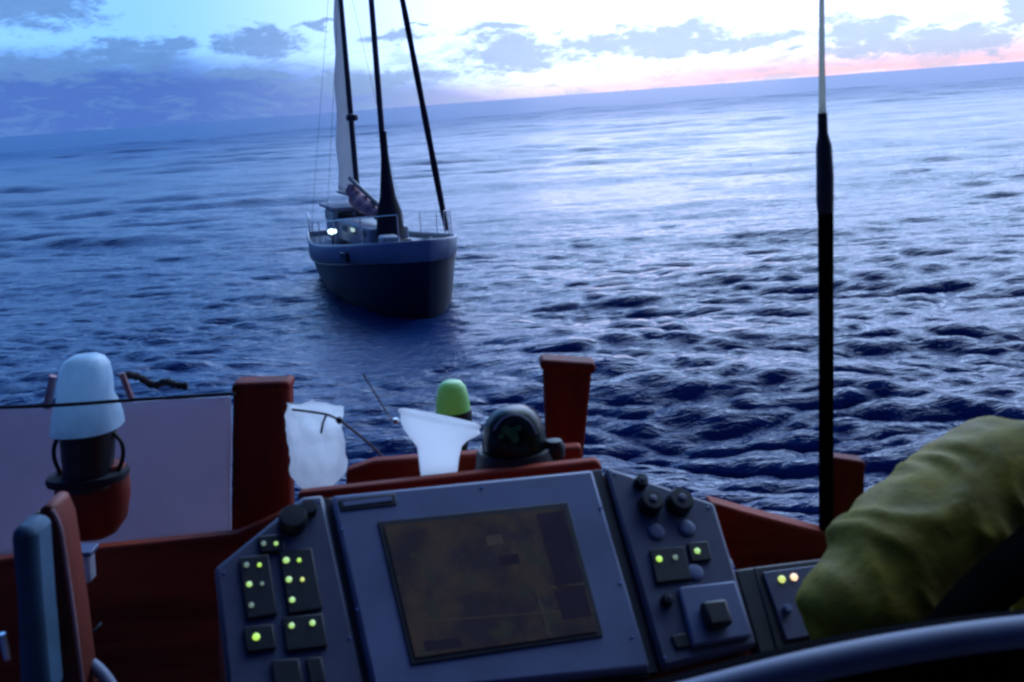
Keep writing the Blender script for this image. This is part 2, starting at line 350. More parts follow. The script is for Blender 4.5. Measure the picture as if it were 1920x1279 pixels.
# ------------------------------------------------------------------ the sailing boat
def build_boat():
    L = 9.2; TH = rad(20)
    d = ray(805, 598); w = EYE+d*(EYE.z/-d.z)           # bow at the waterline
    ax = Vector((-math.sin(TH), math.cos(TH), 0))        # bow -> stern
    ct = w+ax*(L/2)
    root = empty('sailing_boat', (ct.x, ct.y, .22), 'two-masted sailing boat with dark hull and pale bulwark heading towards the camera', 'sailing boat')
    fwd = -ax; root.rotation_euler = (rad(-1.3), 0, math.atan2(fwd.y, fwd.x))
    # local frame: +x bow, +y port, z up ; s = metres aft of the bow
    X = lambda s: L/2-s
    NS = 26
    def half(s):
        u = s/L; return 1.72*(math.sin(min(u/.48, 1)*math.pi/2))**.52*(1-.28*max(0, (u-.5)/.5)**1.6)
    def sheer(s): u = s/L; return 1.02+.74*(1-u)**1.7+.10*max(0, u-.75)/.25
    prof = [(-.55, .12), (-.3, .55), (0, .80), (.45, .92), (.9, .98)]
    V, Fd, Fw = [], [], []
    rows = 7
    for i in range(NS+1):
        s = L*i/NS; hb = half(s) if i else .02; sh = sheer(s); rake = .55*(1-i/NS)**6
        zs = [-.55, -.25, .05, sh*.42, sh-.52, sh-.06, sh]
        ws = [.35, .80, .90, .95, .985, 1.02, 1.0]
        for side in (1, -1):
            for z, wf in zip(zs, ws):
                V.append((X(s)+rake*(z/1.8 if z > 0 else z*.5), side*hb*wf, z))
    def idx(i, sd, k): return i*2*rows+sd*rows+k
    for i in range(NS):
        for sd in (0, 1):
            for k in range(rows-1):
                (Fw if k >= 4 else Fd).append([idx(i, sd, k), idx(i+1, sd, k), idx(i+1, sd, k+1), idx(i, sd, k+1)])
        Fd.append([idx(i, 0, 0), idx(i+1, 0, 0), idx(i+1, 1, 0), idx(i, 1, 0)])
    for e in (0, NS):
        for k in range(rows-1): (Fw if k >= 4 else Fd).append([idx(e, 0, k), idx(e, 1, k), idx(e, 1, k+1), idx(e, 0, k+1)])
    hull = link('hull', V, Fd, 'hulld', root, True, True)
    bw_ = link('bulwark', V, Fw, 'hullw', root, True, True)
    so = bw_.modifiers.new('solid', 'SOLIDIFY'); so.thickness = .05; so.offset = 0
    dv = []; df = []
    for i in range(NS+1):
        s = L*i/NS; hb = max(half(s)-.04, .01); z = sheer(s)-.16; r_ = .5*(1-i/NS)**6
        dv += [(X(s)+r_*.8, hb, z), (X(s)+r_*.8, -hb, z)]
        if i: df.append([2*i-2, 2*i-1, 2*i+1, 2*i])
    dk = link('deck', dv, df, 'bdeck', root, True, True); so = dk.modifiers.new('solid', 'SOLIDIFY'); so.thickness = .04
    # dark rubbing strake under the pale strip
    for sd in (1, -1):
        tube('rubbing_strake', [(X(L*i/NS)+.2*(1-i/NS)**6*1.2, sd*(half(L*i/NS)*.99+.02), sheer(L*i/NS)-.52) for i in range(NS+1)], .035, 'hulld', root, 6, local=True)
    # low trunk cabin with ports
    cz = 1.25
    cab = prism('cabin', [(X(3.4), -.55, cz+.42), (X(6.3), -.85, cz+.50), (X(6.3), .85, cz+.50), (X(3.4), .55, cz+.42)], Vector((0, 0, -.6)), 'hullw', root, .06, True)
    for s in (3.9, 4.7, 5.5):
        for sd in (1, -1):
            yy = (.55+.3*(s-3.4)/2.9)+.005
            box('window', (X(s), sd*yy, cz+.28), (.42, .04, .17), 'win', cab, .01, True, rz=-sd*.1)
    box('hatch', (X(2.4), 0, 1.42), (.55, .55, .12), 'win', root, .02, True)
    # wheelhouse aft with open posts
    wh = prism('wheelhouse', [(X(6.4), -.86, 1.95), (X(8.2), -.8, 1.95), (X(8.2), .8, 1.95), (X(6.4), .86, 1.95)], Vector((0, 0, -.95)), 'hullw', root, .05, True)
    for y in (-.55, 0, .55):
        box('window', (X(6.4)+.012, y, 1.74), (.03, .42, .30), 'win', wh, .01, True)
    for sd in (1, -1):
        for s in (6.8, 7.35, 7.9): box('window', (X(s), sd*(.86-.03*(s-6.4)+.010), 1.72), (.46, .03, .30), 'win', wh, .01, True)
    box('roof', (X(7.3), 0, 2.01), (2.2, 1.9, .10), 'bdeck', wh, .04, True)
    # lamp on the fore side, lit
    lathe('lamp', (X(5.6), -1.12, 1.38), [(.04, 0), (.11, .03), (.13, .08), (.11, .13), (.04, .15)], 'lamp', root, seg=14, local=True)
    lathe('lamp_post', (X(5.6), -1.12, .9), [(.03, 0), (.03, .49)], 'mast', root, seg=8, local=True)
    # masts
    mm = lathe('main_mast', (X(3.3), 0, 1.1), [(.08, 0), (.08, 4), (.07, 9), (.05, 12.7)], 'mast', root, seg=12, local=True)
    lathe('mizzen_mast', (X(7.0), .0, 1.1), [(.085, 0), (.085, 4), (.07, 7), (.05, 9.4)], 'mast', root, seg=12, local=True)
    # furled headsail on the forestay, bow to masthead
    a = Vector((X(.9), .86, 1.75)); b = Vector((X(3.3)+.1, 0, 13.6))
    n = 30; pts = [a.lerp(b, t/n) for t in range(n+1)]
    tube('furled_headsail', pts, [.03+.055*min(1, (t+.5)/2)*(1-.45*t/n)+.006*math.sin(t*2.1) for t in range(n+1)], 'navy', root, 10, local=True)
    # shrouds
    for s, top, xx in ((3.75, 13.2, 3.3), (7.3, 10.0, 7.0)):
        for sd in (1, -1): tube('shroud', [(X(s), sd*(half(s)-.03), sheer(s)), (X(xx), 0, top)], .005, 'mast', root, 5, local=True)
    # canvas heap gathered round the foot of the main mast
    st = []
    prof = [(.44, 1.5), (.37, 1.75), (.31, 2.1), (.23, 2.5), (.15, 2.95), (.11, 3.5), (.10, 4.2)]
    v, f = geo_lathe((X(3.2), 0, 0), prof, seg=18)
    v = [Vector((p.x+.03*math.sin(9*math.atan2(p.y, p.x-X(3.2))+p.z*3)*(3-p.z if p.z < 3 else 0)*.5, p.y*(1+.08*math.sin(p.z*7)), p.z)) for p in v]
    link('gathered_sail', v, f, 'navy', root, True, True)
    tube('boom', [(X(3.7), 0, 2.1), (X(5.2), -.15, 2.5), (X(6.6), -.28, 2.85)], [.07, .065, .06], 'mast', root, 10, local=True)
    bp = bez([(X(3.9), -.05, 1.95), (X(4.8), -.2, 2.12), (X(5.8), -.28, 2.3), (X(6.5), -.3, 2.62)], 16)
    tube('folded_mainsail', bp, [.12+.05*math.sin(i*1.7)+.10*math.sin(math.pi*i/len(bp)) for i in range(len(bp))], 'pinks', root, 12, local=True)
    # pulpit and stanchions with lifelines
    zr = .62
    rail = [(X(s), sd*(half(s)-.05), sheer(s)+zr) for sd, ss in ((1, (8.9, 7.4, 5.9, 4.4, 2.9, 1.4)), (-1, ())) for s in ss]
    for sd in (1, -1):
        ps = [(X(s)+(.3 if s < .6 else 0), sd*max(half(s)-.05, .02), sheer(s)+zr) for s in (9.2, 7.6, 6.0, 4.5, 3.0, 1.5, .4)]
        tube('lifeline', ps, .010, 'steel', root, 5, local=True)
        for p in ps: tube('stanchion', [(p[0], p[1], p[2]-zr-.02), p], .014, 'steel', root, 6, local=True)
    # mizzen sail, luff on the mizzen mast, nearly edge-on to the eye
    fd = Vector((math.cos(rad(185)), math.sin(rad(185)), 0)); NZ, NX = 26, 10
    V, Fc = [], []
    z0, z1 = 2.3, 8.6
    for i in range(NZ+1):
        t = i/NZ; wdt = 1.9*(1-t)**.62+.05
        for j in range(NX+1):
            u = j/NX; bel = .16*math.sin(math.pi*u)*(1-t*.6)+.03*math.sin(t*22+u*3)*u
            nrm = Vector((-fd.y, fd.x, 0))
            p = Vector((X(7.0), 0, z0+(z1-z0)*t+.15*u*(1-t)))+fd*(.08+wdt*u)+nrm*bel
            V.append(p)
    for i in range(NZ):
        for j in range(NX): k = i*(NX+1)+j; Fc.append([k, k+1, k+NX+2, k+NX+1])
    s_ = link('mizzen_sail', V, Fc, 'sail', root, True, True); so = s_.modifiers.new('solid', 'SOLIDIFY'); so.thickness = .012
    tube('mizzen_boom', [Vector((X(7.0), 0, 2.25)), Vector((X(7.0), 0, 2.30))+fd*2.1], .045, 'mast', root, 8, local=True)
    lathe('radar_dome', (X(6.86), .0, 4.5), [(.05, -.02), (.16, 0), (.19, .08), (.16, .17), (.04, .2)], 'mast', root, seg=16, local=True)
    box('hawse_plate', (X(2.1), -1.50, 1.18), (.34, .10, .24), 'win', root, .02, True, rz=.25)
    box('liferaft', (X(2.0), -.35, 1.5), (.6, .45, .26), 'hullw', root, .06, True)
    tube('anchor', [(X(.1)+.45, .12, 1.72), (X(.1)+.25, .12, 1.74), (X(.9), .1, 1.55)], .04, 'mast', root, 8, local=True)
build_boat()

# ------------------------------------------------------------------ own vessel: instrument console
NRM = Vector((math.sin(rad(40))*math.sin(rad(24)), -math.sin(rad(40))*math.cos(rad(24)), math.cos(rad(40)))).normalized()
P0 = at(900, 905, 1.40)
def on(px, py, h=0.0):                  # a point of the tilted console face, h above it
    d = ray(px, py); return EYE+d*(NRM.dot(P0-EYE)/NRM.dot(d))+NRM*h
def slab(name, pix, h0, h1, m, parent, bw=.003):
    return prism(name, [on(x, y, h1) for x, y in pix], -NRM*(h1-h0), m, parent, bw)
def disc(name, px, py, rpx, h0, h1, m, parent, seg=20, dome=False):
    c = on(px, py, h0); r = (on(px+rpx, py)-on(px, py)).length; hh = h1-h0
    pr = [(r, 0), (r, hh*.7), (r*.85, hh), (r*.3, hh*1.02)] if not dome else [(r, 0), (r*.9, hh*.5), (r*.6, hh*.85), (r*.2, hh)]
    return lathe(name, c, pr, m, parent, NRM, seg)
con = empty('instrument_console', on(900, 1250, -.3), 'grey instrument console with a large dim chart screen and glowing green keys', 'console')
cab = slab('cabinet', [(405, 1070), (600, 930), (1120, 874), (1345, 948), (1432, 1235), (1300, 1330), (700, 1400), (440, 1360)], -.42, -.022, 'woodh', con, .008)
# central display
dsp = slab('display', [(620, 936), (1108, 887), (1216, 1258), (700, 1312)], -.018, .012, 'bezel', con, .006)
slab('screen_surround', [(706, 987), (1060, 950), (1126, 1200), (768, 1254)], .012, .0145, 'dark', dsp, .001)
slab('screen', [(718, 996), (1053, 961), (1115, 1192), (776, 1241)], .0145, .0165, 'screen', dsp, 0)
for q, k in (([(1000, 974), (1050, 969), (1092, 1108), (1040, 1114)], 'scr_dark'), ([(930, 1052), (966, 1048), (970, 1066), (936, 1070)], 'scr_dark'),
             ([(906, 1016), (936, 1012), (940, 1030), (910, 1034)], 'scr_line'), ([(1034, 1118), (1090, 1108), (1104, 1164), (1050, 1172)], 'scr_dark'),
             ([(1026, 1110), (1090, 1102), (1091, 1105), (1027, 1113)], 'scr_line'), ([(770, 1176), (1108, 1150), (1109, 1152), (771, 1178)], 'scr_line'),
             ([(1000, 1118), (1003, 1118), (1026, 1200), (1023, 1200)], 'scr_line'), ([(790, 1212), (860, 1205), (864, 1222), (794, 1230)], 'scr_dark')):
    slab('screen_field', q, .0165, .0170, k, dsp, 0)
slab('name_plate', [(632, 946), (738, 934), (742, 955), (637, 967)], .012, .014, 'dark', dsp, .001)
slab('name_plate_inset', [(640, 951), (731, 940), (734, 948), (643, 959)], .014, .0155, 'bezel', dsp, 0)
slab('gap_shade', [(606, 932), (622, 930), (704, 1316), (686, 1318)], -.020, -.004, 'dark', con, .001)  # black strips put in for the shadow in the gaps round the display
slab('gap_shade', [(1106, 880), (1130, 878), (1238, 1258), (1214, 1262)], -.020, -.004, 'dark', con, .001)
slab('gap_shade', [(700, 1300), (1216, 1252), (1222, 1266), (704, 1316)], -.0215, -.006, 'dark', con, .001)
# left key panel
lp = slab('key_panel', [(402, 1068), (566, 934), (606, 930), (688, 1312), (432, 1345)], -.018, .006, 'panel', con, .006)
for q in ([(447, 1052), (503, 1046), (520, 1158), (462, 1168)], [(522, 1040), (584, 1034), (604, 1148), (540, 1158)],
          [(482, 1012), (530, 1008), (534, 1040), (488, 1044)], [(455, 1182), (512, 1176), (518, 1222), (462, 1230)],
          [(528, 1164), (604, 1156), (614, 1218), (536, 1228)], [(508, 1244), (560, 1240), (568, 1290), (514, 1296)],
          [(572, 1240), (602, 1237), (610, 1284), (580, 1290)]):
    slab('key_block', q, .006, .012, 'dark', lp, .002)
disc('knob', 548, 985, 27, .006, .030, 'dark', lp); disc('knob', 578, 962, 16, .006, .02, 'dark', lp)
for x, y, r, k in ((494, 1027, 6.5, 'led_d'), (517, 1027, 5.5, 'led_w'), (462, 1067, 7, 'led_d'), (486, 1067, 5.5, 'led_g'), (536, 1058, 8.5, 'led_w'), (560, 1058, 5.5, 'led_g'),
                (467, 1103, 7.5, 'led_w'), (491, 1102, 5, 'led_d'), (541, 1094, 8, 'led_w'), (566, 1094, 5.5, 'led_y'), (471, 1142, 7, 'led_d'), (547, 1132, 7.5, 'led_w'),
                (546, 1180, 7.5, 'led_w'), (585, 1175, 7.5, 'led_w'), (480, 1201, 10, 'led_g')):
    disc('lit_key', x, y, r*.72, .012, .0155, k, lp, 14, True)
# right control panel
rp = slab('control_panel', [(1134, 878), (1338, 946), (1418, 1212), (1250, 1254), (1238, 1250)], -.018, .006, 'panel', con, .006)
for x, y, r, h in ((1197, 912, 12, .016), (1214, 952, 21, .022), (1268, 950, 23, .022), (1246, 1132, 11, .016)):
    kb = disc('knob', x, y, r, .006, .006+h, 'dark', rp)
    disc('knob_cap', x, y, r*.32, .006+h*1.02, .008+h*1.02, 'panel', kb, 12)
for x, y in ((1228, 1001), (1285, 994), (1300, 1077)): disc('round_plate', x, y, 15, .006, .010, 'bezel', rp)
slab('key_block', [(1214, 1036), (1278, 1030), (1292, 1092), (1226, 1100)], .006, .012, 'dark', rp, .002)
slab('key_block', [(1284, 1024), (1322, 1020), (1330, 1056), (1292, 1060)], .006, .012, 'dark', rp, .002)
for x, y, r, k in ((1231, 1055, 8, 'led_g'), (1261, 1052, 6.5, 'led_d'), (1302, 1040, 7.5, 'led_w')): disc('lit_key', x, y, r*.72, .012, .0155, k, rp, 14, True)
js = slab('joystick_plate', [(1266, 1108), (1372, 1096), (1404, 1200), (1292, 1220)], .006, .016, 'bezel', rp, .004)
slab('joystick_pad', [(1300, 1144), (1347, 1138), (1361, 1186), (1315, 1194)], .016, .034, 'dark', js, .006)
slab('key_block', [(1254, 1196), (1286, 1190), (1294, 1216), (1264, 1222)], .006, .010, 'dark', rp, .002)
slab('side_trim', [(1384, 1062), (1424, 1056), (1478, 1250), (1440, 1262)], -.30, -.01, 'dark', con, .004)
for x, y in ((640, 1000), (668, 1150), (1122, 960), (1158, 1100), (1180, 1200), (900, 922)):
    disc('screw', x, y, 3.2, .012, .0138, 'steel', dsp, 10)
for x, y in ((420, 1078), (594, 945), (655, 1200), (440, 1310)): disc('screw', x, y, 3, .006, .0075, 'steel', lp, 10)
for x, y in ((1150, 892), (1326, 955), (1398, 1195), (1244, 1236)): disc('screw', x, y, 3, .006, .0075, 'steel', rp, 10)
# small end unit with two lamps
en = empty('end_instrument', on(1480, 1130, -.05), 'small dark instrument with one yellow and one warm lamp beside the jacket', 'instrument')
slab('casing', [(1416, 1058), (1560, 1040), (1600, 1200), (1462, 1228)], -.05, -.008, 'dark', en, .004)
slab('face', [(1432, 1070), (1556, 1054), (1590, 1180), (1476, 1200)], -.008, -.003, 'panel', en, .003)
disc('lamp', 1467, 1085, 6.5, -.003, .003, 'led_y', en, 14, True); disc('lamp', 1490, 1081, 6.5, -.003, .003, 'led_o', en, 14, True)
disc('knob', 1475, 1143, 8, -.003, .008, 'bezel', en)

# ------------------------------------------------------------------ wooden coaming and posts
ex = Vector((0, 1, 0))
def vprism(name, pix, Y, depth, m, parent=None, bw=.006, origin=None):
    return prism(name, [at(x, y, Y) for x, y in pix], ex*depth, m, parent, bw, False, origin)
# deck that the after gear stands on
deck_o = at(900, 1150, 1.6)
def plank_pt(px, py, z):
    d = ray(px, py); return EYE+d*((z-EYE.z)/d.z)
ZD = 4.0
coam = empty('wooden_coaming', at(850, 930, 1.6), 'long varnished red-brown wooden coaming behind the console', 'coaming')
vprism('ledge', [(556, 926), (1120, 864), (1132, 882), (560, 950)], 1.50, .025, 'woodh', coam)
vprism('back_board', [(648, 884), (700, 866), (1090, 838), (1096, 880), (648, 960)], 1.64, .03, 'woodh', coam)
vprism('side_board', [(1330, 942), (1400, 962), (1560, 1004), (1700, 1060), (1700, 1190), (1420, 1150), (1372, 1050)], 1.56, .04, 'woodh', coam)
vprism('front_board', [(-300, 1088), (125, 1035), (440, 1003), (570, 945), (600, 1400), (-300, 1560)], 1.72, .03, 'woodh', coam)
box('after_deck', (-1.45, 2.06, 3.93), (3.2, .62, .06), 'deck', coam, .01)
box('lower_side', (-.2, 2.34, 2.7), (5.7, .06, 1.9), 'hulld', coam, .01)
box('cockpit_sole', (0, .4, 2.9), (5.6, 4.0, .06), 'deck', coam, .01)
posts = []
def post(Y, pix_top_l, pix_top_r, pix_bot_l, pix_bot_r, capk, label):
    tl, tr, bl, br = [at(*p, Y) for p in (pix_top_l, pix_top_r, pix_bot_l, pix_bot_r)]
    w = (tr-tl).length
    root = empty('wooden_post', (bl+br)/2, label, 'post', 'wooden posts standing on the coaming')
    dp = ex*w*.5
    V = []; n = 10
    rng_ = [0, .12, .5, 1]
    lv = []
    for t in (0, .35, .8, 1.0):
        l = bl.lerp(tl, t); r_ = br.lerp(tr, t); lv.append((l, r_, l+dp, r_+dp))
    V = [p for L_ in lv for p in (L_[0], L_[1], L_[3], L_[2])]; F_ = [[0, 1, 2, 3], [12, 13, 14, 15]]
    for i in range(3):
        for k in range(4): F_.append([i*4+k, i*4+(k+1) % 4, (i+1)*4+(k+1) % 4, (i+1)*4+k])
    o = link('shaft', V, F_, 'wood', root); bev(o, w*.12, 3)
    c = (tl+tr)/2+dp/2; e = capk
    upv = (tl-bl).normalized()
    top = [c+(tr-tl)*(sx_*.5*e)+ex*(w*.26*sy_*e) for sx_, sy_ in ((-1, -1), (1, -1), (1, 1), (-1, 1))]
    v, f = geo_prism([p+upv*w*.08 for p in top], -upv*w*.22)
    o = link('cap', v, f, 'wood', root); bev(o, w*.09, 3)
    return root
post(1.80, (434, 728), (542, 724), (430, 1040), (545, 1010), 1.03, 'tall square varnished post between the lavender cloth and the white bag')
post(1.80, (1018, 682), (1112, 688), (1026, 880), (1092, 880), 1.12, 'varnished post with a wider top right behind the dark compass dome')
post(1.62, (1552, 862), (1624, 872), (1546, 1050), (1618, 1080), 1.02, 'short dark red post at the foot of the whip aerial')

# ------------------------------------------------------------------ weather cloth and its wire
def build_cloth():
    tl, tr, br, bl = [at(*p, 2.1) for p in ((-260, 778), (432, 744), (432, 1006), (-260, 1075))]
    NX, NY = 40, 16; V, F_ = [], []
    for j in range(NY+1):
        for i in range(NX+1):
            u, v = i/NX, j/NY; p = (tl.lerp(tr, u)).lerp(bl.lerp(br, u), v)
            V.append(p+ex*(.010*math.sin(u*14+v*2)*(.3+v)+.005*math.sin(u*31+v*9)))
    for j in range(NY):
        for i in range(NX): k = j*(NX+1)+i; F_.append([k, k+1, k+NX+2, k+NX+1])
    o = link('weather_cloth', V, F_, 'cloth', None, True, origin=(tl+br)/2)
    s = o.modifiers.new('solid', 'SOLIDIFY'); s.thickness = .004
    tag(o, 'flat lavender-grey weather cloth stretched low on the left', 'weather cloth')
build_cloth()
o = tube('guard_wire', bez([at(-300, 770, 1.78), at(60, 762, 1.78), at(250, 750, 1.78), at(440, 738, 1.78)], 20), .0036, 'rope', origin=at(60, 762, 1.78), seg=8)
tag(o, 'thin dark guard wire running above the lavender cloth in front of the white hood', 'wire')

# hooded lamp on its wooden mount
YL = 1.88
hb = at(165, 985, YL); sc_l = YL/math.cos(PITCH)/FPX*1.0
hl = empty('hooded_lamp', at(170, 1000, YL+.1), 'white domed hood over a black body on a rounded wooden mount', 'lamp')
def lpx(name, pts, m, parent, Y, yk=1.0, seg=24, power=2.4):
    """turned or moulded body from a stack of (centre px, py, half width px)"""
    V, F_ = [], []; n = len(pts)
    for cx, cy, hw in pts:
        c = at(cx, cy, Y); r = (at(cx+hw, cy, Y)-c).length
        for k in range(seg):
            w = 2*math.pi*k/seg; a, b = math.cos(w), math.sin(w); e = 2/power
            V.append(c+Vector((math.copysign(abs(a)**e, a)*r, math.copysign(abs(b)**e, b)*r*yk, 0)))
    for i in range(n-1):
        for k in range(seg): F_.append([i*seg+k, i*seg+(k+1) % seg, (i+1)*seg+(k+1) % seg, (i+1)*seg+k])
    F_ += [list(range(seg)), list(range((n-1)*seg, n*seg))]
    return link(name, V, F_, m, parent)
lpx('hood', [(158, 665, 8), (158, 667, 24), (158, 674, 36), (159, 688, 44), (160, 712, 48), (160, 745, 50), (162, 764, 58), (164, 785, 62), (164, 802, 65)], 'hood', hl, YL)
lpx('body', [(165, 796, 50), (166, 830, 48), (166, 880, 44), (168, 910, 46)], 'dark', hl, YL)
lpx('mount', [(172, 872, 58), (172, 884, 68), (174, 930, 70), (174, 975, 64), (172, 1000, 48), (172, 1008, 30)], 'woodd', hl, YL+.02, .55)
lpx('base_flange', [(165, 886, 74), (165, 893, 76), (165, 900, 73)], 'navy', hl, YL, .7)
for sg in (-1, 1):
    tube('side_loop', bez([at(166+sg*42, 806, YL), at(166+sg*62, 830, YL), at(166+sg*64, 860, YL), at(166+sg*50, 894, YL)], 16), .0045, 'dark', hl, 8)
tube('bracket', [at(88, 765, YL), at(100, 705, YL)], .008, 'pinks', hl, 8); tube('bracket', [at(228, 700, YL), at(248, 752, YL)], .007, 'pinks', hl, 8)
o = tube('mooring_line', bez([at(236, 702, 2.0), at(262, 708, 2.02), at(288, 722, 2.04), at(312, 716, 2.02), at(330, 722, 2.0), at(352, 724, 2.0)], 30), [.006+.003*abs(math.sin(i*.9)) for i in range(len(bez([(0, 0, 0)]*6, 30)))], 'rope', origin=at(262, 708, 2.0), seg=8)
tag(o, 'short dark frayed line end lying beside the white hood', 'rope')

# ------------------------------------------------------------------ white bag
def build_bag():
    Y = 1.74; rows = [(590, 757, 53, .15), (590, 759, 55, .18), (590, 764, 55, .25), (589, 784, 53, .5), (587, 802, 49, .8), (592, 825, 52, 1), (598, 855, 56, 1), (597, 880, 51, .9), (594, 902, 38, .7), (593, 914, 31, .5), (593, 917, 28, .4)]
    V, F_ = [], []; seg = 36
    for ri, (cx, cy, hw, yk) in enumerate(rows):
        c = at(cx, cy, Y); r = (at(cx+hw, cy, Y)-c).length
        for k in range(seg):
            w = 2*math.pi*k/seg; a, b = math.cos(w), math.sin(w)
            q = 1+.05*math.sin(5*w+ri*.8)+.03*math.sin(11*w-ri)
            tilt = (.16 if ri < 2 else .05)
            V.append(c+Vector((a*r*q, b*r*.55*yk*q, -a*r*tilt)))
    n = len(rows)
    for i in range(n-1):
        for k in range(seg): F_.append([i*seg+k, i*seg+(k+1) % seg, (i+1)*seg+(k+1) % seg, (i+1)*seg+k])
    F_ += [list(range(seg)), list(range((n-1)*seg, n*seg))]
    root = empty('hanging_bag', at(592, 915, Y), 'crumpled pale bag hanging right of the tall square post', 'bag')
    o = link('sack', V, F_, 'bag', root); s = o.modifiers.new('s', 'SUBSURF'); s.levels = s.render_levels = 2
    t_ = bpy.data.textures.new('bag_creases', 'VORONOI'); t_.noise_scale = .035; d_ = o.modifiers.new('creases', 'DISPLACE'); d_.texture = t_; d_.strength = .016; d_.mid_level = .5
    tube('drawstring', bez([at(548, 768, Y-.03), at(580, 772, Y-.05), at(615, 778, Y-.05), at(640, 790, Y-.03)], 14), .0022, 'rope', root, 6)
    tube('drawstring', bez([at(612, 778, Y-.055), at(606, 792, Y-.06), at(602, 812, Y-.06)], 8), .002, 'rope', root, 6)
    lathe('toggle', at(636, 788, Y-.045), [(.004, -.006), (.007, 0), (.004, .006)], 'dark', root, seg=10)
build_bag()

# ------------------------------------------------------------------ white flared vent
def build_funnel():
    Y = 1.60
    root = empty('flared_vent', at(824, 892, Y), 'bright white flared vent on a narrow stem in the middle of the coaming', 'vent')
    outline = [(824, 785, 72, 9), (826, 800, 74, 8), (826, 812, 68, 5), (824, 826, 52, 3), (824, 838, 42, 2), (823, 862, 38, 1), (823, 888, 35, 0), (823, 894, 30, 0)]
    V, F_ = [], []; seg = 32
    for cx, cy, hw, tl_ in outline:
        c = at(cx, cy, Y); r = (at(cx+hw, cy, Y)-c).length
        for k in range(seg):
            w = 2*math.pi*k/seg; a, b = math.cos(w), math.sin(w)
            V.append(c+Vector((a*r, b*r*.14, -a*r*(.10*tl_/3))))
    n = len(outline)
    for i in range(n-1):
        for k in range(seg): F_.append([i*seg+k, i*seg+(k+1) % seg, (i+1)*seg+(k+1) % seg, (i+1)*seg+k])
    F_ += [list(range((n-1)*seg, n*seg)), list(range(seg))]
    o = link('trumpet', V, F_, 'vent', root); bev(o, .002)
    rim = [V[k] for k in range(seg)]
    tube('rim', rim, .004, 'vent', root, 8, True)
    lathe('hook', at(742, 789, Y), [(.004, -.004), (.006, 0), (.004, .004)], 'steel', root, seg=10)
build_funnel()
o = tube('lanyard', bez([at(640, 790, 1.70), at(690, 830, 1.75), at(740, 880, 1.72)], 12), .0022, 'lrope', origin=at(700, 838, 1.72), seg=6); tag(o, 'thin tan lanyard slanting down beside the pale bag', 'lanyard')
o = tube('stay_line', bez([at(680, 700, 1.9), at(730, 780, 1.8), at(748, 795, 1.66)], 12), .0018, 'lrope', origin=at(730, 780, 1.8), seg=6); tag(o, 'thin line running up from the rim of the white vent', 'line')

# green lamp further aft
gl = empty('green_lamp', at(848, 800, 2.0), 'small glowing green domed lamp behind the white vent', 'lamp')
lpx('lens', [(845, 714, 10), (846, 717, 19), (847, 726, 26), (848, 742, 30), (849, 758, 32), (850, 770, 32)], 'green', gl, 2.0, 1.0, 24, 2.0)
lpx('base', [(850, 769, 34), (851, 784, 35), (852, 810, 30), (852, 860, 22)], 'dark', gl, 2.0, 1.0, 24, 2.0)

# dark steering compass dome
cp = empty('steering_compass', at(965, 862, 1.56), 'dark glass compass dome with green glints on a round black base', 'compass')
lpx('dome', [(962, 763, 12), (962, 766, 26), (962, 773, 39), (962, 787, 51), (963, 806, 58), (964, 830, 61), (965, 846, 60)], 'glass', cp, 1.58, 1.0, 32, 2.0)
lpx('base', [(966, 838, 70), (967, 848, 74), (968, 862, 76), (968, 876, 78)], 'dark', cp, 1.58, 1.0, 32, 2.0)
tube('modelled_glint_arc', bez([at(926, 806, 1.525), at(942, 786, 1.522), at(968, 778, 1.52), at(992, 790, 1.522), at(1006, 814, 1.527)], 20), .0016, 'bezel', cp, 8)  # highlight on the dome modelled as a thin pale arc
for x_, y_, r_ in ((948, 806, 9), (960, 812, 12), (972, 803, 6), (940, 818, 6), (966, 824, 8)): lathe('glint', at(x_, y_, 1.5235), [(r_*.0006, 0), (r_*.0008, .002), (r_*.0004, .003)], 'glimmer', cp, Vector((0, -1, .35)), 14)  # green glimmer in the glass modelled as small faintly glowing discs
lathe('binnacle_lug', at(1040, 836, 1.57), [(.016, -.02), (.018, 0), (.012, .01), (.004, .012)], 'dark', cp, seg=16)

# ------------------------------------------------------------------ whip aerial
def build_aerial():
    Y = 1.58; root = empty('whip_aerial', at(1550, 1010, Y), 'tall upright whip aerial, pale at the top and black below, beside the short red post', 'aerial')
    def pr(name, pts, m):
        P_ = [at(x, y, Y) for x, y, w in pts]; R_ = [w*Y/math.cos(PITCH)/FPX*.5*1.0 for x, y, w in pts]
        tube(name, P_, R_, m, root, 18)
    pr('tip', [(1540, -420, 5), (1540.5, -60, 9), (1541, 120, 11), (1542, 214, 13)], 'aerial')
    pr('ferrule', [(1542, 212, 17), (1543, 250, 18), (1545, 275, 28), (1547, 330, 31), (1547, 380, 31), (1548, 400, 28)], 'mast')
    pr('shaft', [(1548, 398, 28), (1549, 640, 28), (1549, 860, 28), (1549, 1040, 28)], 'rubber')
build_aerial()

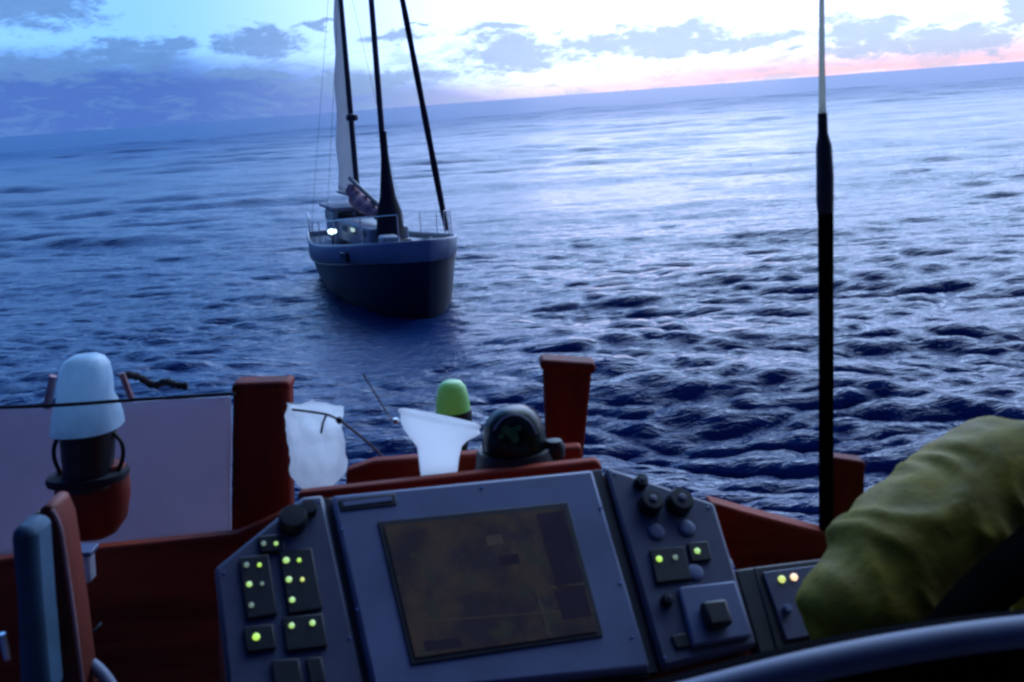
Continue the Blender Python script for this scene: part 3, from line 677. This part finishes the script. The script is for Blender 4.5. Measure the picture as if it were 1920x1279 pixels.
# ------------------------------------------------------------------ person in a yellow oilskin
def skin_obj(name, pts, edges, m, parent, sub=2, disp=0, dscale=.08):
    me = bpy.data.meshes.new(name); off = top_loc(parent)
    me.from_pydata([tuple(Vector(p[0])-off) for p in pts], edges, [])
    o = bpy.data.objects.new(name, me); C.objects.link(o); o.parent = parent
    o.modifiers.new('skin', 'SKIN')
    if not me.skin_vertices: 
        pass
    for i, p in enumerate(pts):
        sv = me.skin_vertices[0].data[i]; r = p[1]; sv.radius = (r, r) if not isinstance(r, tuple) else r; sv.use_root = (i == 0)
    o.modifiers['skin'].use_smooth_shade = True
    s = o.modifiers.new('sub', 'SUBSURF'); s.levels = s.render_levels = sub
    me.materials.append(M[m])
    if disp:                            # long soft folds running down the sleeve, a few short ones across the elbow
        s.levels = s.render_levels = sub+1
        bpy.context.view_layer.update(); ev = o.evaluated_get(bpy.context.evaluated_depsgraph_get()); nm = bpy.data.meshes.new_from_object(ev)
        o.modifiers.clear(); o.data = nm; A, B, D = disp
        ax = (A-B).normalized(); s1 = ax.cross(Vector((0, 1, 0))).normalized(); s2 = ax.cross(s1)
        ns = [v.normal.copy() for v in nm.vertices]
        for v, nn in zip(nm.vertices, ns):
            p = v.co+off-B; u = p.dot(ax); a = p.dot(s1); b = p.dot(s2)
            w = noise.noise((u*4, a*5, b*5))*.35
            r1 = 1-abs(noise.noise((u*3+a*2, (a+w)*11, (b+w)*11)))*2
            r2 = 1-abs(noise.noise((u*15+w*8, a*5+7, b*5)))*2.2
            cross = .8*math.exp(-((u-.07)/.07)**2)+.3*math.exp(-((u-.36)/.08)**2)
            fine = noise.noise((u*26, a*60, b*60))*.0012
            v.co += nn*(D*(max(r1, 0)**2-.45)+D*1.1*cross*(max(r2, 0)**2-.4)+fine+D*.7*noise.noise((u*5, a*6, b*6)))
        nm.shade_smooth(); nm.materials.clear(); nm.materials.append(M[m])
    return o
def build_person():
    sh = at(1900, 900, 1.18); el = at(1596, 1172, 1.02); wr = at(1820, 1420, .98)
    neck = at(2110, 860, 1.30); hip = at(2330, 1620, 1.35); chest = at(2210, 1130, 1.32); sh2 = at(2330, 960, 1.45)
    head = neck+Vector((-.02, .03, .21)); el2 = sh2+Vector((.10, .05, -.28)); wr2 = el2+Vector((-.12, .20, -.05))
    root = empty('person', (hip.x, hip.y, hip.z-.4), 'person in a yellow-green oilskin jacket leaning in from the right edge', 'person')
    kn = hip+Vector((-.05, .42, .0)); ft = kn+Vector((0, .05, -.42)); kn2 = hip+Vector((.18, .40, .0)); ft2 = kn2+Vector((0, .05, -.42))
    mid = chest.lerp(hip, .5)
    pts = [(hip, .12), (mid, .11), (chest, .12), (neck, .055), (head+Vector((0, 0, -.05)), .062), (head, .085), (head+Vector((0, 0, .07)), .07),
           (sh, .06), (el, .042), (wr, .028), (sh2, .06), (el2, .042), (wr2, .028), (kn, .06), (ft, .04), (kn2, .06), (ft2, .04),
           (ft+Vector((0, .15, -.03)), .035), (ft2+Vector((0, .15, -.03)), .035)]
    ed = [(0, 1), (1, 2), (2, 3), (3, 4), (4, 5), (5, 6), (2, 7), (7, 8), (8, 9), (2, 10), (10, 11), (11, 12), (0, 13), (13, 14), (0, 15), (15, 16), (14, 17), (16, 18)]
    n0 = len(pts)
    for wi, e_, sgn in ((9, wr-el, 1), (12, wr2-el2, -1)):
        dirv = e_.normalized(); side = dirv.cross(Vector((0, 0, 1))).normalized()*sgn
        pc = pts[wi][0]+dirv*.05; ip = len(pts); pts.append((pc, (.032, .016))); ed.append((wi, ip))
        for q in range(4):
            off = side*((q-1.5)*.018); ln = (.062, .074, .070, .055)[q]
            i0 = len(pts); pts += [(pc+dirv*.045+off, .0085), (pc+dirv*(.045+ln*.5)+off+Vector((0, 0, -.012)), .008), (pc+dirv*(.045+ln*.8)+off+Vector((0, 0, -.034)), .007)]
            ed += [(ip, i0), (i0, i0+1), (i0+1, i0+2)]
        i0 = len(pts); pts += [(pc-side*.034+dirv*.0, .010), (pc-side*.052+dirv*.035+Vector((0, 0, -.01)), .008)]; ed += [(ip, i0), (i0, i0+1)]
    skin_obj('body', pts, ed, 'skin', root, 1)
    # face and hair
    fw = Vector((-.25, .95, 0)).normalized(); sd = Vector((0, 0, 1)).cross(fw)
    lathe('nose', head+fw*.085+Vector((0, 0, -.01)), [(.012, -.02), (.014, -.01), (.006, .03)], 'skin', root, seg=10)
    for s_ in (-1, 1):
        lathe('eye', head+fw*.076+sd*.032*s_+Vector((0, 0, .01)), [(.004, -.01), (.011, 0), (.004, .01)], 'white', root, seg=10)
        lathe('ear', head+sd*.083*s_+Vector((0, 0, -.01)), [(.008, -.03), (.014, 0), (.008, .03)], 'skin', root, seg=10)
    tube('mouth', [head+fw*.082+sd*.02+Vector((0, 0, -.05)), head+fw*.088+Vector((0, 0, -.052)), head+fw*.082-sd*.02+Vector((0, 0, -.05))], .005, 'pinks', root, 6)
    lathe('hair', head-fw*.012, [(.098, -.02), (.108, .03), (.10, .08), (.07, .12), (.02, .14)], 'hair', root, seg=24)
    # jacket, sleeve puffed round the bent arm
    s1 = sh.lerp(el, .28); s2 = sh.lerp(el, .55); s3 = sh.lerp(el, .8)
    J = [(hip+Vector((0, 0, .04)), .175), (mid, .17), (chest, .175), (neck, .10), (neck+Vector((0, 0, .05)), .075), (sh, .115), (s1, .108), (s2, .108), (s3, .096), (el, .091), (el.lerp(wr, .5), .066), (el.lerp(wr, .92), .045),
         (sh2, .10), (sh2.lerp(el2, .5), .085), (el2, .075), (el2.lerp(wr2, .9), .045), (at(2010, 1330, 1.16), .13)]
    Je = [(0, 1), (1, 2), (2, 3), (3, 4), (2, 5), (5, 6), (6, 7), (7, 8), (8, 9), (9, 10), (10, 11), (2, 12), (12, 13), (13, 14), (14, 15), (2, 16)]
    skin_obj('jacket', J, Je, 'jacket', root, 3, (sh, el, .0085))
    skin_obj('trousers', [(hip, .14), (kn, .085), (ft, .065), (kn2, .085), (ft2, .065)], [(0, 1), (1, 2), (0, 3), (3, 4)], 'trouser', root, 2)
    tube('arm_gap_shade', bez([at(1690, 1275, .84), at(1770, 1185, .88), at(1860, 1100, .93), at(1990, 1000, 1.0)], 20), [.016+.020*i/20 for i in range(len(bez([(0, 0, 0)]*4, 20)))], 'gap_black', root, 10, flat=.6)  # black tube standing in for the shadowed gap between arm and torso
build_person()

# ------------------------------------------------------------------ foreground right: padded seat back with its top rail
sb = empty('seat_back', at(1700, 1300, .72), 'dark padded seat back with a rounded blue-grey top rail, bottom right corner', 'seat')
rp_ = bez([at(1180, 1334, .74), at(1290, 1307, .74), at(1500, 1254, .74), at(1700, 1214, .75), at(1920, 1184, .76), at(2150, 1168, .77)], 40)
tube('top_rail', rp_, .0135, 'rail', sb, 20)
v1 = [p+Vector((0, .004, -.012)) for p in rp_]; V = v1+[p+Vector((0, -.02, -.30)) for p in rp_]; n = len(v1)
V += [p+Vector((0, .05, 0)) for p in V]; F_ = []
for i in range(n-1):
    F_ += [[i, i+1, n+i+1, n+i], [2*n+i, 2*n+i+1, 3*n+i+1, 3*n+i], [i, i+1, 2*n+i+1, 2*n+i], [n+i, n+i+1, 3*n+i+1, 3*n+i]]
F_ += [[0, n, 3*n, 2*n], [n-1, 2*n-1, 4*n-1, 3*n-1]]
link('pad', V, F_, 'rubber', sb)

# ------------------------------------------------------------------ foreground left
wb = empty('upright_board', at(110, 1290, 1.1), 'varnished wooden board standing on edge at the lower left', 'board')
vprism('board', [(72, 955), (86, 948), (98, 952), (112, 985), (124, 1060), (138, 1160), (158, 1320), (96, 1320), (84, 1120), (70, 1000)], 1.12, .05, 'woodd', wb, .004)
vprism('edge_band', [(40, 985), (66, 962), (84, 1120), (96, 1330), (76, 1330), (62, 1110)], 1.15, .04, 'dark', wb, .004)
tube('trim', bez([at(99, 956, 1.115), at(114, 990, 1.115), at(126, 1064, 1.115), at(140, 1160, 1.115), at(160, 1320, 1.115)], 20), .0022, 'pinks', wb, 8)
cu = vprism('cushion', [(14, 1000), (30, 992), (60, 993), (66, 1010), (76, 1150), (92, 1320), (34, 1320), (26, 1120)], 1.05, .05, 'cushion', None, .010, origin=at(50, 1200, 1.05))
tag(cu, 'slim teal-blue cushion standing left of the wooden board', 'cushion')
bx = empty('junction_box', at(150, 1070, 1.66), 'small lavender-grey box fixed to the red-brown board', 'box')
vprism('case', [(132, 1046), (166, 1044), (170, 1094), (136, 1098)], 1.62, .03, 'cloth', bx, .004)
vprism('lid', [(128, 1038), (170, 1036), (170, 1045), (130, 1047)], 1.61, .04, 'bezel', bx, .002)
sh_ = empty('steel_shackle', at(160, 1190, 1.4), 'small bright steel pin and loop beside the wooden board', 'shackle')
tube('pin', [at(148, 1163, 1.4), at(170, 1192, 1.4)], .0032, 'steel', sh_, 8); tube('loop', bez([at(168, 1190, 1.4), at(182, 1178, 1.41), at(190, 1168, 1.42)], 8), .0024, 'dark', sh_, 8)
o = tube('wheel_rim', bez([at(140, 1230, 1.18), at(175, 1248, 1.16), at(205, 1282, 1.14), at(225, 1330, 1.12), at(232, 1420, 1.1)], 24), .0085, 'rail', origin=at(175, 1248, 1.16), seg=14)
tag(o, 'blue-grey curved tube rising at the bottom left edge', 'tube')
o = lathe('steel_stud', at(9, 1212, 1.0), [(.0035, -.016), (.004, 0), (.0035, .016)], 'steel', seg=10, origin=at(9, 1212, 1.0)); tag(o, 'tiny bright steel stud at the far left edge beside the cushion', 'stud')

# ------------------------------------------------------------------ unseen hard top and walls, added to shade the foreground
rf = empty('shade_hard_top', (0, -.6, 6.1), 'unseen dark hard top added above the camera to shade the helm', 'roof')
box('panel', (0, -1.25, 6.1), (4.6, 3.0, .08), 'panel', rf, .03)
box('shade_bulkhead', (0, -2.7, 4.6), (4.6, .08, 3.0), 'panel', rf, .02)
for sx_ in (-1, 1): box('shade_side_screen', (sx_*2.27, -1.4, 4.9), (.06, 2.6, 2.3), 'panel', rf, .02)
